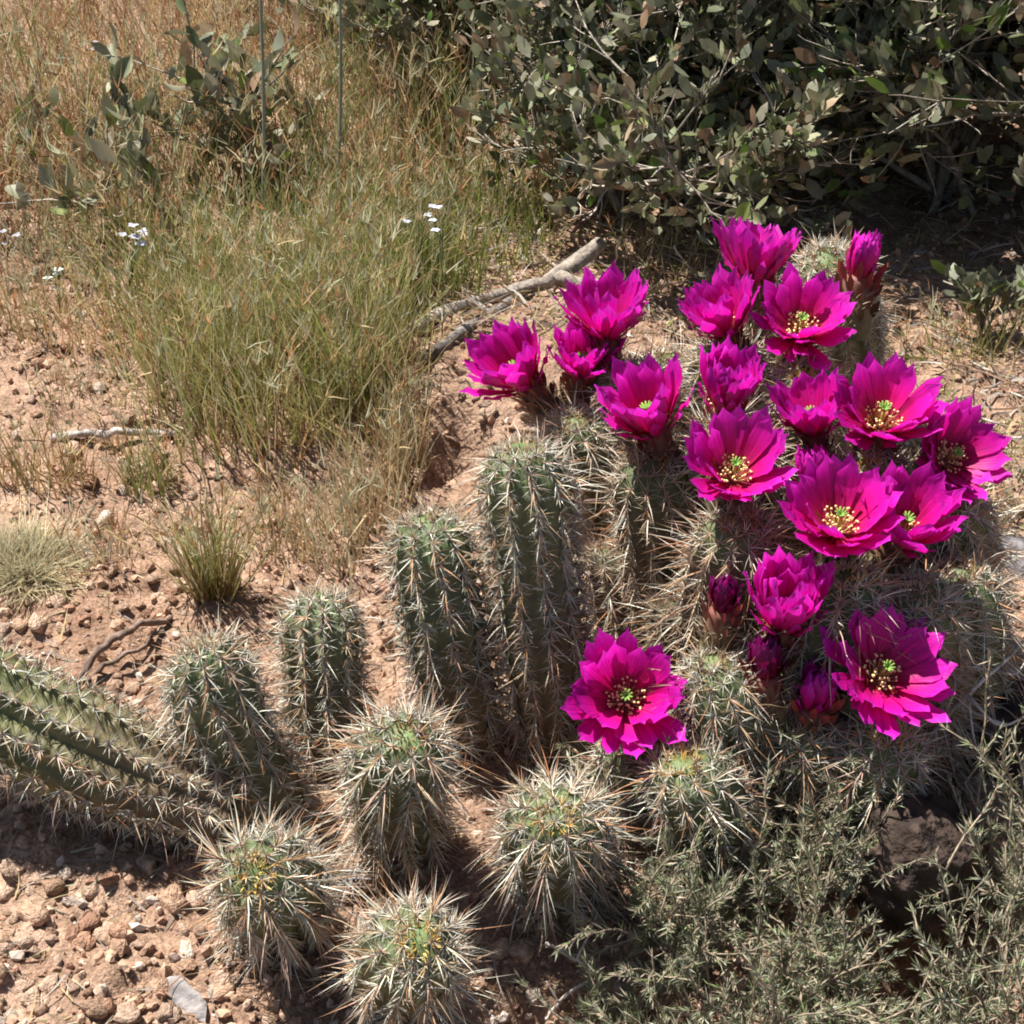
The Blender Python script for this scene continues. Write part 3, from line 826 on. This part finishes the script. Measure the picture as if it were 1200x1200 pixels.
P = np.array(gpts(2000, [(32, 672, 40, 24)])); n = len(P); c = P.mean(0)
D = norm((P - c) * np.array([[34, 34, 0]]) + np.array([[0, 0, .75]]) + rng.normal(0, .25, (n, 3)))
V, F, C = blades(P, D, .026 + .022 * rng.random(n), np.full(n, .0013), pickc(n, [np.array([.26, .22, .18]), STRAW], [3, 1]), pickc(n, [np.array([.60, .52, .30]), PALE * 1.2], [3, 2]), .35)
root = empty('straw_tussock', c, 'low dome of pale yellow straw tussock alone on the bare dirt', 'grass', GG)
link('blades', make_mesh('blades', V - c, F, M_GRASS, C, False), root, kind='stuff')

# far grass that reads as one mass
px = rng.uniform(-220, 760, 15000)
q = on_ground_v(px, rng.uniform(-150, 1, 15000) * 0 + rng.uniform(0, 1, 15000) * (np.where(px < 200, 300, 250) + 150) - 150); n = len(q)
dn = vnoise(q[:, 0] * 6, q[:, 1] * 6, 3)
keep = rng.random(n) < .35 + .8 * dn; q = q[keep]; n = len(q)
warm = np.clip(vnoise(q[:, 0] * 4, q[:, 1] * 4, 9) * 1.1 + (-q[:, 0] - .25) * .6, 0, 1)[:, None]
cg = pickc(n, [GREEN, OLIVE, SAGE], [3, 4, 2]); cw = pickc(n, [ORANGE, STRAW, RED, PALE], [4, 4, 2, 2])
sel = rng.random((n, 1)) < warm
C0 = np.where(sel, cw, cg); L = .05 + .12 * rng.random(n)
D = norm(np.array([[0, 0, 1.0]]) + rng.normal(0, .22, (n, 3)))
h = rng.random(n) < .4
parts = [blades(q, D, L, .0012 + .001 * rng.random(n), C0 * .9, C0 * 1.15, .22),
         seedheads((q + D * (L * .9)[:, None])[h], D[h], .014 + .016 * rng.random(h.sum()), np.where(sel, cw, pickc(n, [STRAW, PALE, OLIVE], [3, 2, 2]))[h])]
V, F, C = join(parts)
link('meadow_grass', make_mesh('meadow_grass', V, F, M_GRASS, C, False), kind='stuff', label='drying orange and green grass covering the ground behind', cat='grass')

# dry straw lying about
q, px, py = scatter_area(5200)
n = len(q); P = np.concatenate([q, (gzd(q[:, 0], q[:, 1]) + .002)[:, None]], 1)
a = rng.random(n) * 6.283
D = norm(np.stack([np.cos(a), np.sin(a), .12 * rng.normal(size=n) + .06], 1))
cc = pickc(n, [STRAW, PALE, np.array([.36, .32, .28]), RED], [4, 3, 3, 1])
V, F, C = blades(P, D, .008 + .03 * rng.random(n) ** 2, .0007 + .001 * rng.random(n), cc, cc, .12, 3)
link('straw_litter', make_mesh('straw_litter', V, F, M_GRASS, C, False), kind='stuff', label='bits of dry straw and chaff lying on the dirt', cat='litter')

px = rng.uniform(470, 1330, 5200)
q = on_ground_v(px, 150 + rng.random(5200) * (np.where(px < 1000, 400, 660) - 150)); q[:, 2] = gzd(q[:, 0], q[:, 1]) + .004
P = np.array(q); n = len(P); a = rng.random(n) * 6.283
D = norm(np.stack([np.cos(a), np.sin(a), .45 * np.abs(rng.normal(size=n))], 1))
cc = pickc(n, [STRAW, np.array([.40, .37, .33]), np.array([.25, .17, .12]), OLIVE], [3, 4, 4, 2])
V, F, C = blades(P, D, .012 + .045 * rng.random(n) ** 2, .0012 + .0022 * rng.random(n), cc, cc, .25, 3)
link('shrub_litter', make_mesh('shrub_litter', V, F, M_GRASS, C, False), kind='stuff', label='fallen leaves and broken twig bits under the dark shrub', cat='litter')

# ------------------------------------------------------------------ leaves and shrubs
LEAF_COLS = [np.array([.15, .165, .095]), np.array([.19, .20, .13]), np.array([.12, .14, .06]), np.array([.24, .23, .15]), np.array([.28, .18, .11]), np.array([.12, .20, .04])]
LEAF_W = [4, 3.5, 2.5, 2.5, 1.3, .7]

DRY_LIT_COLS = [np.array([.25, .25, .15]), np.array([.32, .29, .20]), np.array([.20, .21, .10]), np.array([.38, .28, .17]), np.array([.18, .24, .06])]  # drier leaves, with sunlight also put into their lighter tones
DRY_LIT_W = [4, 3, 3, 2, 1.2]
leaf_meshes = []
for i in range(28):
    c = pickc(1, LEAF_COLS, LEAF_W)[0] if i < 14 else pickc(1, DRY_LIT_COLS, DRY_LIT_W)[0]
    V, F = leaf_template(5, .06 + .2 * random.random())
    leaf_meshes.append(make_mesh('leaf', V, F, M_LEAF, np.ones((len(V), 1)) * c[None]))

def oval_shrub(base, stems_, hgt, spread, nleaf_obj, label, seed, twigs=3, leafscale=1.0, lean=(0, 0, 0), group='oval leaved shrubs', depth_lv=3, leafn=5, bare=.18, dry=0.0):  # dry: share of leaves from the drier palette lightened as if sunlit
    r = random.Random(seed)
    base = Vector(base)
    root = empty('leafy_shrub', base, label, 'shrub', group)
    tubes = []; lp = []; ld = []
    def grow(p, d, L, rad_, lv):
        n = 5; pts = [p.copy()]; isbare = lv <= (1 if depth_lv > 1 else 0) and r.random() < bare
        for k in range(n):
            d = (d + Vector((r.gauss(0, .16), r.gauss(0, .16), r.gauss(.03, .10)))).normalized()
            p = p + d * (L / n); 
            g = float(gz(p.x + base.x, p.y + base.y)) - base.z + .02
            if p.z < g: p.z = g; d.z = abs(d.z) + .2; d.normalize()
            pts.append(p.copy())
            if lv > 0 and k >= 1:
                for _ in range(twigs if lv > 1 else 2):
                    if r.random() < .62:
                        dd = (d + Vector((r.gauss(0, .75), r.gauss(0, .75), r.gauss(.1, .5)))).normalized()
                        grow(p, dd, L * r.uniform(.45, .7), rad_ * .55, lv - 1)
            if lv <= 1 and not isbare:
                for s in (-1, 1):
                    if r.random() < .58:
                        dd = (d * .6 + Vector((r.gauss(0, .6), r.gauss(0, .6), .45 + r.gauss(0, .4)))).normalized()
                        for _ in range(max(1, leafn // 3)):
                            lp.append(p + Vector((r.gauss(0, .004),) * 3)); ld.append(dd)
        g_ = r.uniform(.6, 1.1) * (1.5 if isbare else 1); c = (.30 * g_, .26 * g_, .21 * g_)
        tubes.append(tube(pts if lv else pts[::2] + pts[-1:], np.linspace(rad_, rad_ * .5, len(pts) if lv else len(pts[::2]) + 1), 5 if lv > 1 else 3, c, .15, lv > 1))
    for k in range(stems_):
        a = r.random() * 6.283; s = r.uniform(.15, 1) * spread
        d = Vector((math.cos(a) * s + lean[0], math.sin(a) * s + lean[1], 1 + lean[2])).normalized()
        grow(Vector((r.gauss(0, .05), r.gauss(0, .05), -.01)) * (1 if hgt > .1 else .05), d, hgt * r.uniform(.7, 1.1), (.0065 if hgt > .19 else .0028) * r.uniform(.6, 1.2), depth_lv)
    V, F, C = join(tubes)
    link('branches', make_mesh('branches', V, F, M_WOOD, C), root)
    lp = np.array([tuple(v) for v in lp]); ld = np.array([tuple(v) for v in ld]); n = len(lp)
    S = (.020 + .018 * rng.random(n)) * leafscale
    M = basis(ld, rng.random(n) * 6.283)
    wp = lp + np.array(base)
    # the leaves that show largest (those toward the path side) become parts of their own
    dcam = np.linalg.norm(wp - np.array([[0, 0, CAM_H]]), axis=1)
    vis = (wp[:, 2] < CAM_H - .30 * wp[:, 1])
    order = np.argsort(dcam / S * .02 + np.where(vis, 0, 100) + rng.random(n) * .5)
    ob = order[:nleaf_obj]; rest = order[nleaf_obj:]
    for i in ob:
        o = link('leaf', leaf_meshes[random.randrange(14) + (14 if random.random() < dry else 0)], root)
        m = Matrix([list(M[i][k]) + [lp[i][k]] for k in range(3)] + [[0, 0, 0, 1]])
        o.matrix_local = m @ Matrix.Diagonal((S[i] * random.uniform(.45, .6), S[i], S[i], 1))
    if len(rest):
        V, F, C = scatter(*LEAF_FAR, lp[rest], M[rest], np.stack([S[rest] * (.42 + .2 * rng.random(len(rest))), S[rest], S[rest]], 1), np.where(rng.random((len(rest), 1)) < dry, pickc(len(rest), DRY_LIT_COLS, DRY_LIT_W), pickc(len(rest), LEAF_COLS, LEAF_W)))
        link('foliage', make_mesh('foliage', V, F, M_LEAF, C), root, kind='stuff')
    print('shrub', label[:30], 'leaves', n, 'tubes', len(tubes))
    return root

def gp(x, y): return (x, y, float(gz(x, y)))
oval_shrub(gp(.50, 1.84), 13, .30, 1.5, 190, 'dense dark oval leaved shrub shading the ground behind the flowers', 1, leafscale=.78, bare=.45, dry=.15)
oval_shrub(gp(.78, 1.68), 9, .28, 1.4, 70, 'dark shrub beyond the flower clump, full of dead twigs', 2, leafscale=.78, bare=.5, dry=.15)
oval_shrub(gp(.22, 1.80), 9, .20, 1.7, 150, 'low dark shrub between the dead branch and the dense shrub', 11, leafscale=.68, bare=.55, dry=.45)
oval_shrub(gp(.10, 2.15), 8, .30, .9, 130, 'sunlit tangled shrub with olive leaves behind the low dark one', 3, leafscale=.65, bare=.5, dry=.7)
oval_shrub(gp(-.14, 2.50), 6, .28, .8, 80, 'grey green shrub rising behind the thin vertical stalks', 4, leafscale=.8, bare=.4, dry=.6)
oval_shrub(gp(-.06, 2.08), 6, .20, 1.1, 90, 'thin olive shrub standing in the grass beside the sunlit tangled shrub', 12, leafscale=.7, bare=.5, twigs=2, dry=.8)
oval_shrub(gp(.80, 2.45), 7, .38, .9, 0, 'tall shrub standing behind the dense dark one', 5)
oval_shrub(gp(.35, 2.60), 7, .38, .9, 0, 'tall shrub behind the sunlit tangled one', 6)
oval_shrub(gp(-.42, 1.72), 6, .13, 2.2, 60, 'low sprawling leafy branches with grey oval leaves in the grass', 8, twigs=1, depth_lv=1, leafscale=.95, lean=(-.4, 0, 0), bare=.4, dry=.7)
oval_shrub(gp(-.29, 1.84), 7, .15, 1.8, 60, 'sprawling leafy sprig with bright green leaves beside the thin stalks', 9, twigs=1, depth_lv=1, leafscale=.95, dry=.4)
oval_shrub(gp(.47, 1.46), 4, .045, 1.4, 20, 'small bright green seedling at the foot of the dark shrub', 10, twigs=1, depth_lv=1, leafscale=.6)

# ------------------------------------------------------------------ low grey shrub in front
NEEDLE = (np.array([[0, 0, 0], [-.5, .0, .45], [.5, .0, .45], [0, .25, .5], [0, 0, 1]], float), np.array([[0, 2, 3], [0, 3, 1], [1, 3, 4], [3, 2, 4]]))
def needle_shrub(px, py, rpx, hgt, nst, label, seed, dry=.35, group='low needle leaved shrubs'):
    r = np.random.default_rng(seed)
    b = on_ground(px, py); spread = rpx / FPX * 1.1
    root = empty('low_shrub', b, label, 'shrub', group)
    tubes = []; P = []; D = []
    for k in range(int(nst * .68)):
        a = r.random() * 6.283; rr = r.random() ** .5 * spread * .55
        p = np.array([math.cos(a) * rr, math.sin(a) * rr, 0.])
        p[2] = float(gz(b.x + p[0], b.y + p[1])) - b.z - .004
        d = np.array([math.cos(a) * rr / spread * 1.4 + r.normal(0, .3), math.sin(a) * rr / spread * 1.4 + r.normal(0, .3), 1.0])
        L = hgt * r.uniform(.5, 1.15)
        def sprig(p, d, L, w, lv):
            pts = [p]; n = 7
            for i in range(n):
                d = d / np.linalg.norm(d) + r.normal(0, .12, 3); d = d / np.linalg.norm(d)
                p = p + d * L / n; pts.append(p)
                for _ in range(7 if i > 1 else 1):
                    P.append(p - d * L / n * r.random()); D.append(d * .9 + r.normal(0, .45, 3))
                if lv and i >= 2 and r.random() < .6:
                    sprig(p, d + r.normal(0, .6, 3), L * r.uniform(.3, .5), w * .7, 0)
            g = r.uniform(.7, 1.1)
            tubes.append(tube(pts, np.linspace(w, w * .5, len(pts)), 4, (.30 * g, .24 * g, .17 * g)))
        sprig(p, d, L, .0011, 1)
    V, F, C = join(tubes)
    link('twigs', make_mesh('twigs', V, F, M_WOOD, C), root, kind='stuff')
    P = np.array(P); D = norm(np.array(D)); n = len(P)
    L = .004 + .0065 * r.random(n)
    M = basis(D, r.random(n) * 6.283)
    cols = [np.array([.22, .235, .15]), np.array([.29, .30, .21]), np.array([.17, .21, .09]), np.array([.40, .32, .23])]
    V, F, C = scatter(*NEEDLE, P, M, np.stack([.0007 + .0007 * r.random(n), np.full(n, .0008), L], 1), pickc(n, cols, [4, 3, 3, 10 * dry]))
    link('needles', make_mesh('needles', V, F, M_LEAF, C, False), root, kind='stuff')
    return root
NS = [
 (780, 1075, 110, .085, 60, 'grey green low shrub against the yellow tipped bristly cactus stem'),
 (870, 1120, 95, .075, 54, 'low shrub between dark hollows, below the orange spined cactus head'),
 (915, 990, 80, .09, 52, 'low shrub growing up around the two dark buds'),
 (965, 935, 70, .075, 40, 'feathery low shrub at the foot of the wide low flower'),
 (955, 1190, 80, .055, 46, 'low shrub in front of the dark rocks'),
 (860, 1240, 140, .085, 70, 'broad low shrub with dry brown bits next to the dark gap'),
 (1070, 1290, 120, .05, 66, 'low shrub with pinkish dry twigs in front of the rock hollow'),
 (1235, 1120, 50, .12, 46, 'tall green low shrub beside the dark rocks'),
 (1225, 985, 40, .08, 26, 'thin grey low shrub above the dark rocks'),
 (1200, 1240, 80, .09, 50, 'dense low shrub past the rock hollow'),
 (745, 1235, 50, .06, 30, 'small low shrub by the forked pale twig'),
 (700, 930, 26, .05, 14, 'tiny grey sprig under the lone low flower'),
]
for i, a in enumerate(NS): needle_shrub(*a, seed=40 + i)

# ------------------------------------------------------------------ dead wood
def stick(pp, r0, r1, label, color=(.27, .23, .19), name='dead_branch', cat='stick', forks=(), n=14, group=None, wob=.002):
    """pp: list of (px, py, height above ground)"""
    def path(q):
        out = []
        for (px, py, h) in q:
            g = on_ground(px, py); z = g.z + h
            out.append(at_z(px, py, z))
        return out
    pts = smooth_path(path(pp), n) + rng.normal(0, wob, (n, 3)) * .6
    parts = [tube(pts, np.linspace(r0, r1, n), 7, color, .22)]
    for f in forks:
        fp = smooth_path(path(f), 8)
        parts.append(tube(fp, np.linspace(r1 * 1.0, r1 * .5, 8), 5, color, .2))
    V, F, C = join(parts); org = pts[0].copy(); org = np.array(org)
    C = C * (.75 + .5 * rng.random((len(C), 1)))
    return link(name, make_mesh(name, V - org, F, M_WOOD, C), loc=org, label=label, cat=cat, group=group)
stick([(475, 392, .012), (540, 360, .018), (600, 342, .02), (650, 325, .03), (705, 285, .05)], .006, .0085, 'long curved grey dead branch lying behind the leaning flowers', forks=[[(650, 325, .03), (700, 335, .03), (735, 330, .03)]])
stick([(500, 420, .008), (550, 385, .012), (585, 362, .014), (606, 350, .018)], .006, .005, 'short dark weathered branch under the long curved one', (.16, .14, .125))
stick([(86, 808, .004), (110, 770, .02), (150, 738, .028), (200, 724, .008)], .0035, .0025, 'thin arched dark root rising out of the dirt', (.20, .14, .11), 'dead_root', 'root')
stick([(96, 800, .002), (135, 775, .008), (190, 740, .008)], .0022, .0015, 'thinner dark root lying under the arched one', (.20, .14, .11), 'dead_root', 'root')
stick([(60, 512, .004), (130, 508, .008), (208, 506, .006)], .004, .003, 'pale grey straight stick lying on the pebbly dirt', (.36, .32, .29))
stick([(640, 1105, .015), (680, 1130, .02), (715, 1180, .012)], .0014, .001, 'pale forked twig over the dark gap', (.48, .42, .35), 'twig', 'twig', forks=[[(675, 1125, .02), (690, 1095, .03), (700, 1070, .035)], [(675, 1125, .02), (655, 1108, .025), (640, 1110, .03)]], wob=.0005)
stick([(640, 1195, .01), (665, 1165, .02), (690, 1150, .024)], .0013, .0009, 'pale little twig crossing the dark gap', (.48, .42, .35), 'twig', 'twig', forks=[[(655, 1175, .018), (640, 1150, .025)]], wob=.0005)
stick([(1060, 900, .03), (1100, 850, .06), (1150, 800, .085), (1205, 745, .09)], .0019, .0012, 'pale bare branching twig reaching over the dark rocks', (.46, .42, .37), 'twig', 'twig',
      forks=[[(1100, 850, .06), (1120, 800, .09), (1105, 765, .10)], [(1135, 815, .08), (1170, 850, .07), (1200, 840, .07)], [(1135, 815, .08), (1140, 860, .06), (1150, 900, .04)], [(1165, 785, .085), (1190, 790, .09), (1205, 770, .1)]], wob=.0005)
stick([(1090, 800, .05), (1130, 830, .06), (1180, 850, .05)], .0015, .001, 'thin grey twig beside the wide low flower', (.42, .38, .34), 'twig', 'twig', forks=[[(1125, 825, .06), (1150, 790, .08)]], wob=.0005)
for k, (px, py0, z0, px1, py1, z1) in enumerate(((306, 290, 0, 304, 0, .30), (392, 250, 0, 398, 0, .27))):
    g = on_ground(px, py0 + 30); tp = at_y(px1, py1 - 40, g.y + .02)
    pts = smooth_path([g, g.lerp(tp, .5) + Vector((.004, 0, 0)), tp], 8)
    V, F, C = tube(pts, np.linspace(.0022, .0016, 8), 5, (.30, .34, .27))
    link('plant_stalk', make_mesh('plant_stalk', V - np.array(g), F, M_GRASS, C), loc=g,
         label=('thin straight grey green stalk beside the low leafy sprig', 'thin grey green stalk in front of the grey green shrub')[k], cat='stalk', group='thin vertical stalks')
for k in range(16):
    px = random.uniform(1090, 1190); py = random.uniform(420, 700); a = random.uniform(-.9, .9); l = random.uniform(20, 60)
    stick([(px, py, .004), (px + l * .5 * math.cos(a), py + l * .5 * math.sin(a), .012), (px + l * math.cos(a), py + l * math.sin(a), .006)], .0013, .0009,
          'short dry grey twig lying beside the sideways facing flower', (.40, .36, .31), 'twig', 'twig', n=6, wob=.0006, group='dry twigs beside the clump')
for k in range(14):
    px = random.uniform(700, 980); py = random.uniform(225, 330); a = random.uniform(-2.2, -.3); l = random.uniform(30, 90)
    stick([(px, py, .004), (px + l * .5 * math.cos(a), py + l * .5 * math.sin(a), .03), (px + l * math.cos(a), py + l * math.sin(a), .05)], .0014, .0009,
          'thin pale dead twig poking up at the front of the dark shrub', (.46, .41, .33), 'twig', 'twig', n=6, wob=.0012, group='dead twigs at the front of the shrub')
# grey bark chip on the clods
g = on_ground(218, 1170)
V, F = ico(2); r = np.random.default_rng(5)
V = V * np.array([.021, .0075, .0025]) * (1 + .25 * (r.random((len(V), 1)) - .5))
o = link('bark_chip', make_mesh('bark_chip', V, F, M_WOOD, np.ones((len(V), 1)) * np.array([[.24, .22, .21]]), False), loc=(g.x, g.y, float(gzd(g.x, g.y)) + .004),
         label='flat pale grey bark chip on the crumbly clods below the round cactus head', cat='bark')
o.rotation_euler = (.1, .15, -.75)
# grey fluffy dead rosettes between the stems
for k, (px, py, s, lab) in enumerate(((282, 952, .022, 'dead grey weed rosette at the end of the lying cactus stem'), (470, 1022, .022, 'dead grey weed rosette between the reddish crowned stem and the foremost head'),
                                      (408, 1045, .020, 'dead grey weed rosette between the two round cactus heads'))):
    g = on_ground(px, py); m = 90
    P = np.zeros((m, 3)) + r.normal(0, .003, (m, 3)); P[:, 2] += .012
    D = norm(r.normal(0, 1, (m, 3)) + np.array([[0, 0, .5]])); cc = np.array([[.34, .32, .31]]) * (.5 + .8 * r.random((m, 1)))
    V, F, C = blades(P, D, s * (.5 + .7 * r.random(m)), .0016 + .001 * r.random(m), cc, cc * 1.2, .3, 3)
    root = empty('dead_weed', g, lab, 'weed', 'dead weeds between the stems')
    link('leaves', make_mesh('leaves', V, F, M_GRASS, C, False), root, kind='stuff')

# ------------------------------------------------------------------ dark rocks
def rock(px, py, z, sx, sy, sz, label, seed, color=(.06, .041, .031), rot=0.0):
    V, F = lump(ico(5), 0.0, seed, 8)
    r = np.random.default_rng(seed)
    n3 = fbm(V[:, 0] + .9 * V[:, 2], V[:, 1] - .8 * V[:, 2] + seed, 2.2, 5, seed)
    n4 = fbm(V[:, 0] * 1.3 + V[:, 2], V[:, 1] + .8 * V[:, 2] + seed, 5, 4, seed + 3)
    V = V * (1 + .30 * n3[:, None] + .10 * n4[:, None]) * np.array([sx, sy, sz])
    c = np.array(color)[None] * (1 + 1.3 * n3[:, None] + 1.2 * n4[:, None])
    p = at_z(px, py, z)
    o = link('rock', make_mesh('rock', V, F, M_ROCK, np.clip(c, .02, 1), True), loc=p, label=label, cat='rock', group='dark rocks in the hollow')
    o.rotation_euler = (0, 0, rot)
    return o
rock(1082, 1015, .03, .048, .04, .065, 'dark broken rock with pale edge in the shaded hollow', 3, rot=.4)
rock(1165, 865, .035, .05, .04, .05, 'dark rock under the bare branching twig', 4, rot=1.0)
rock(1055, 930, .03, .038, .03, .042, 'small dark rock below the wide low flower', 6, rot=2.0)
rock(1180, 665, .01, .04, .035, .022, 'flat grey rock beside the bristly brown spined stem', 7, (.15, .14, .14), rot=.2)

# ------------------------------------------------------------------ little pale flowers in the grass
def wildflower(px, py, drop, n, label, c=(.52, .52, .58), s=.0056):
    g = on_ground(px, py + 45 + drop); top = at_y(px, py, g.y)
    root = empty('wildflower', g, label, 'flower', 'little pale wildflowers')
    tubes = [tube([(0, 0, -.005), (0.002, 0, (top.z - g.z) * .5), tuple(top - g)], [.0008, .0007, .0006], 4, (.16, .2, .08))]
    offs = [Vector((random.gauss(0, .009), random.gauss(0, .006), random.gauss(0, .006))) for _ in range(n)]
    for off in offs:
        tubes.append(tube([(0.002, 0, (top.z - g.z) * .5), tuple((top - g) * .85 + off * .4), tuple(top - g + off)], [.0006, .0005, .0005], 3, (.16, .2, .08)))
    V, F, C = join(tubes); link('stalk', make_mesh('stalk', V, F, M_GRASS, C), root)
    for off in offs:
        h = []; 
        for j in range(5):
            a = j * 2 * math.pi / 5
            d = np.array([[math.cos(a), math.sin(a), .35]])
            h.append(scatter(*LEAF, np.array([tuple(top - g + off)]), basis(d), np.array([[s * .8, s, s]]) * random.uniform(.6, 1.15), np.array([c])))
        V, F, C = join(h)
        link('blossom', make_mesh('blossom', V, F, M_GRASS, C), root)
wildflower(490, 243, 95, 3, 'tiny white wildflower in the shaded grass before the shrub')
wildflower(518, 256, 95, 3, 'tiny bluish white wildflower next to the white one', (.68, .72, .88))
wildflower(156, 287, 70, 5, 'pale wildflower cluster at the edge of the tall grass')
wildflower(70, 322, 0, 4, 'pale wildflower beside the bare pebbly dirt', (.6, .68, .62))
wildflower(10, 280, 0, 3, 'small white wildflower on the stony edge of the grass')
wildflower(115, 62, 0, 5, 'pale lilac wildflower up in the orange grass', (.66, .66, .78))
wildflower(160, 272, 70, 3, 'white wildflower just behind the pale cluster')
wildflower(232, 38, 0, 3, 'little yellow wildflower in front of the far shrub', (.8, .62, .06))
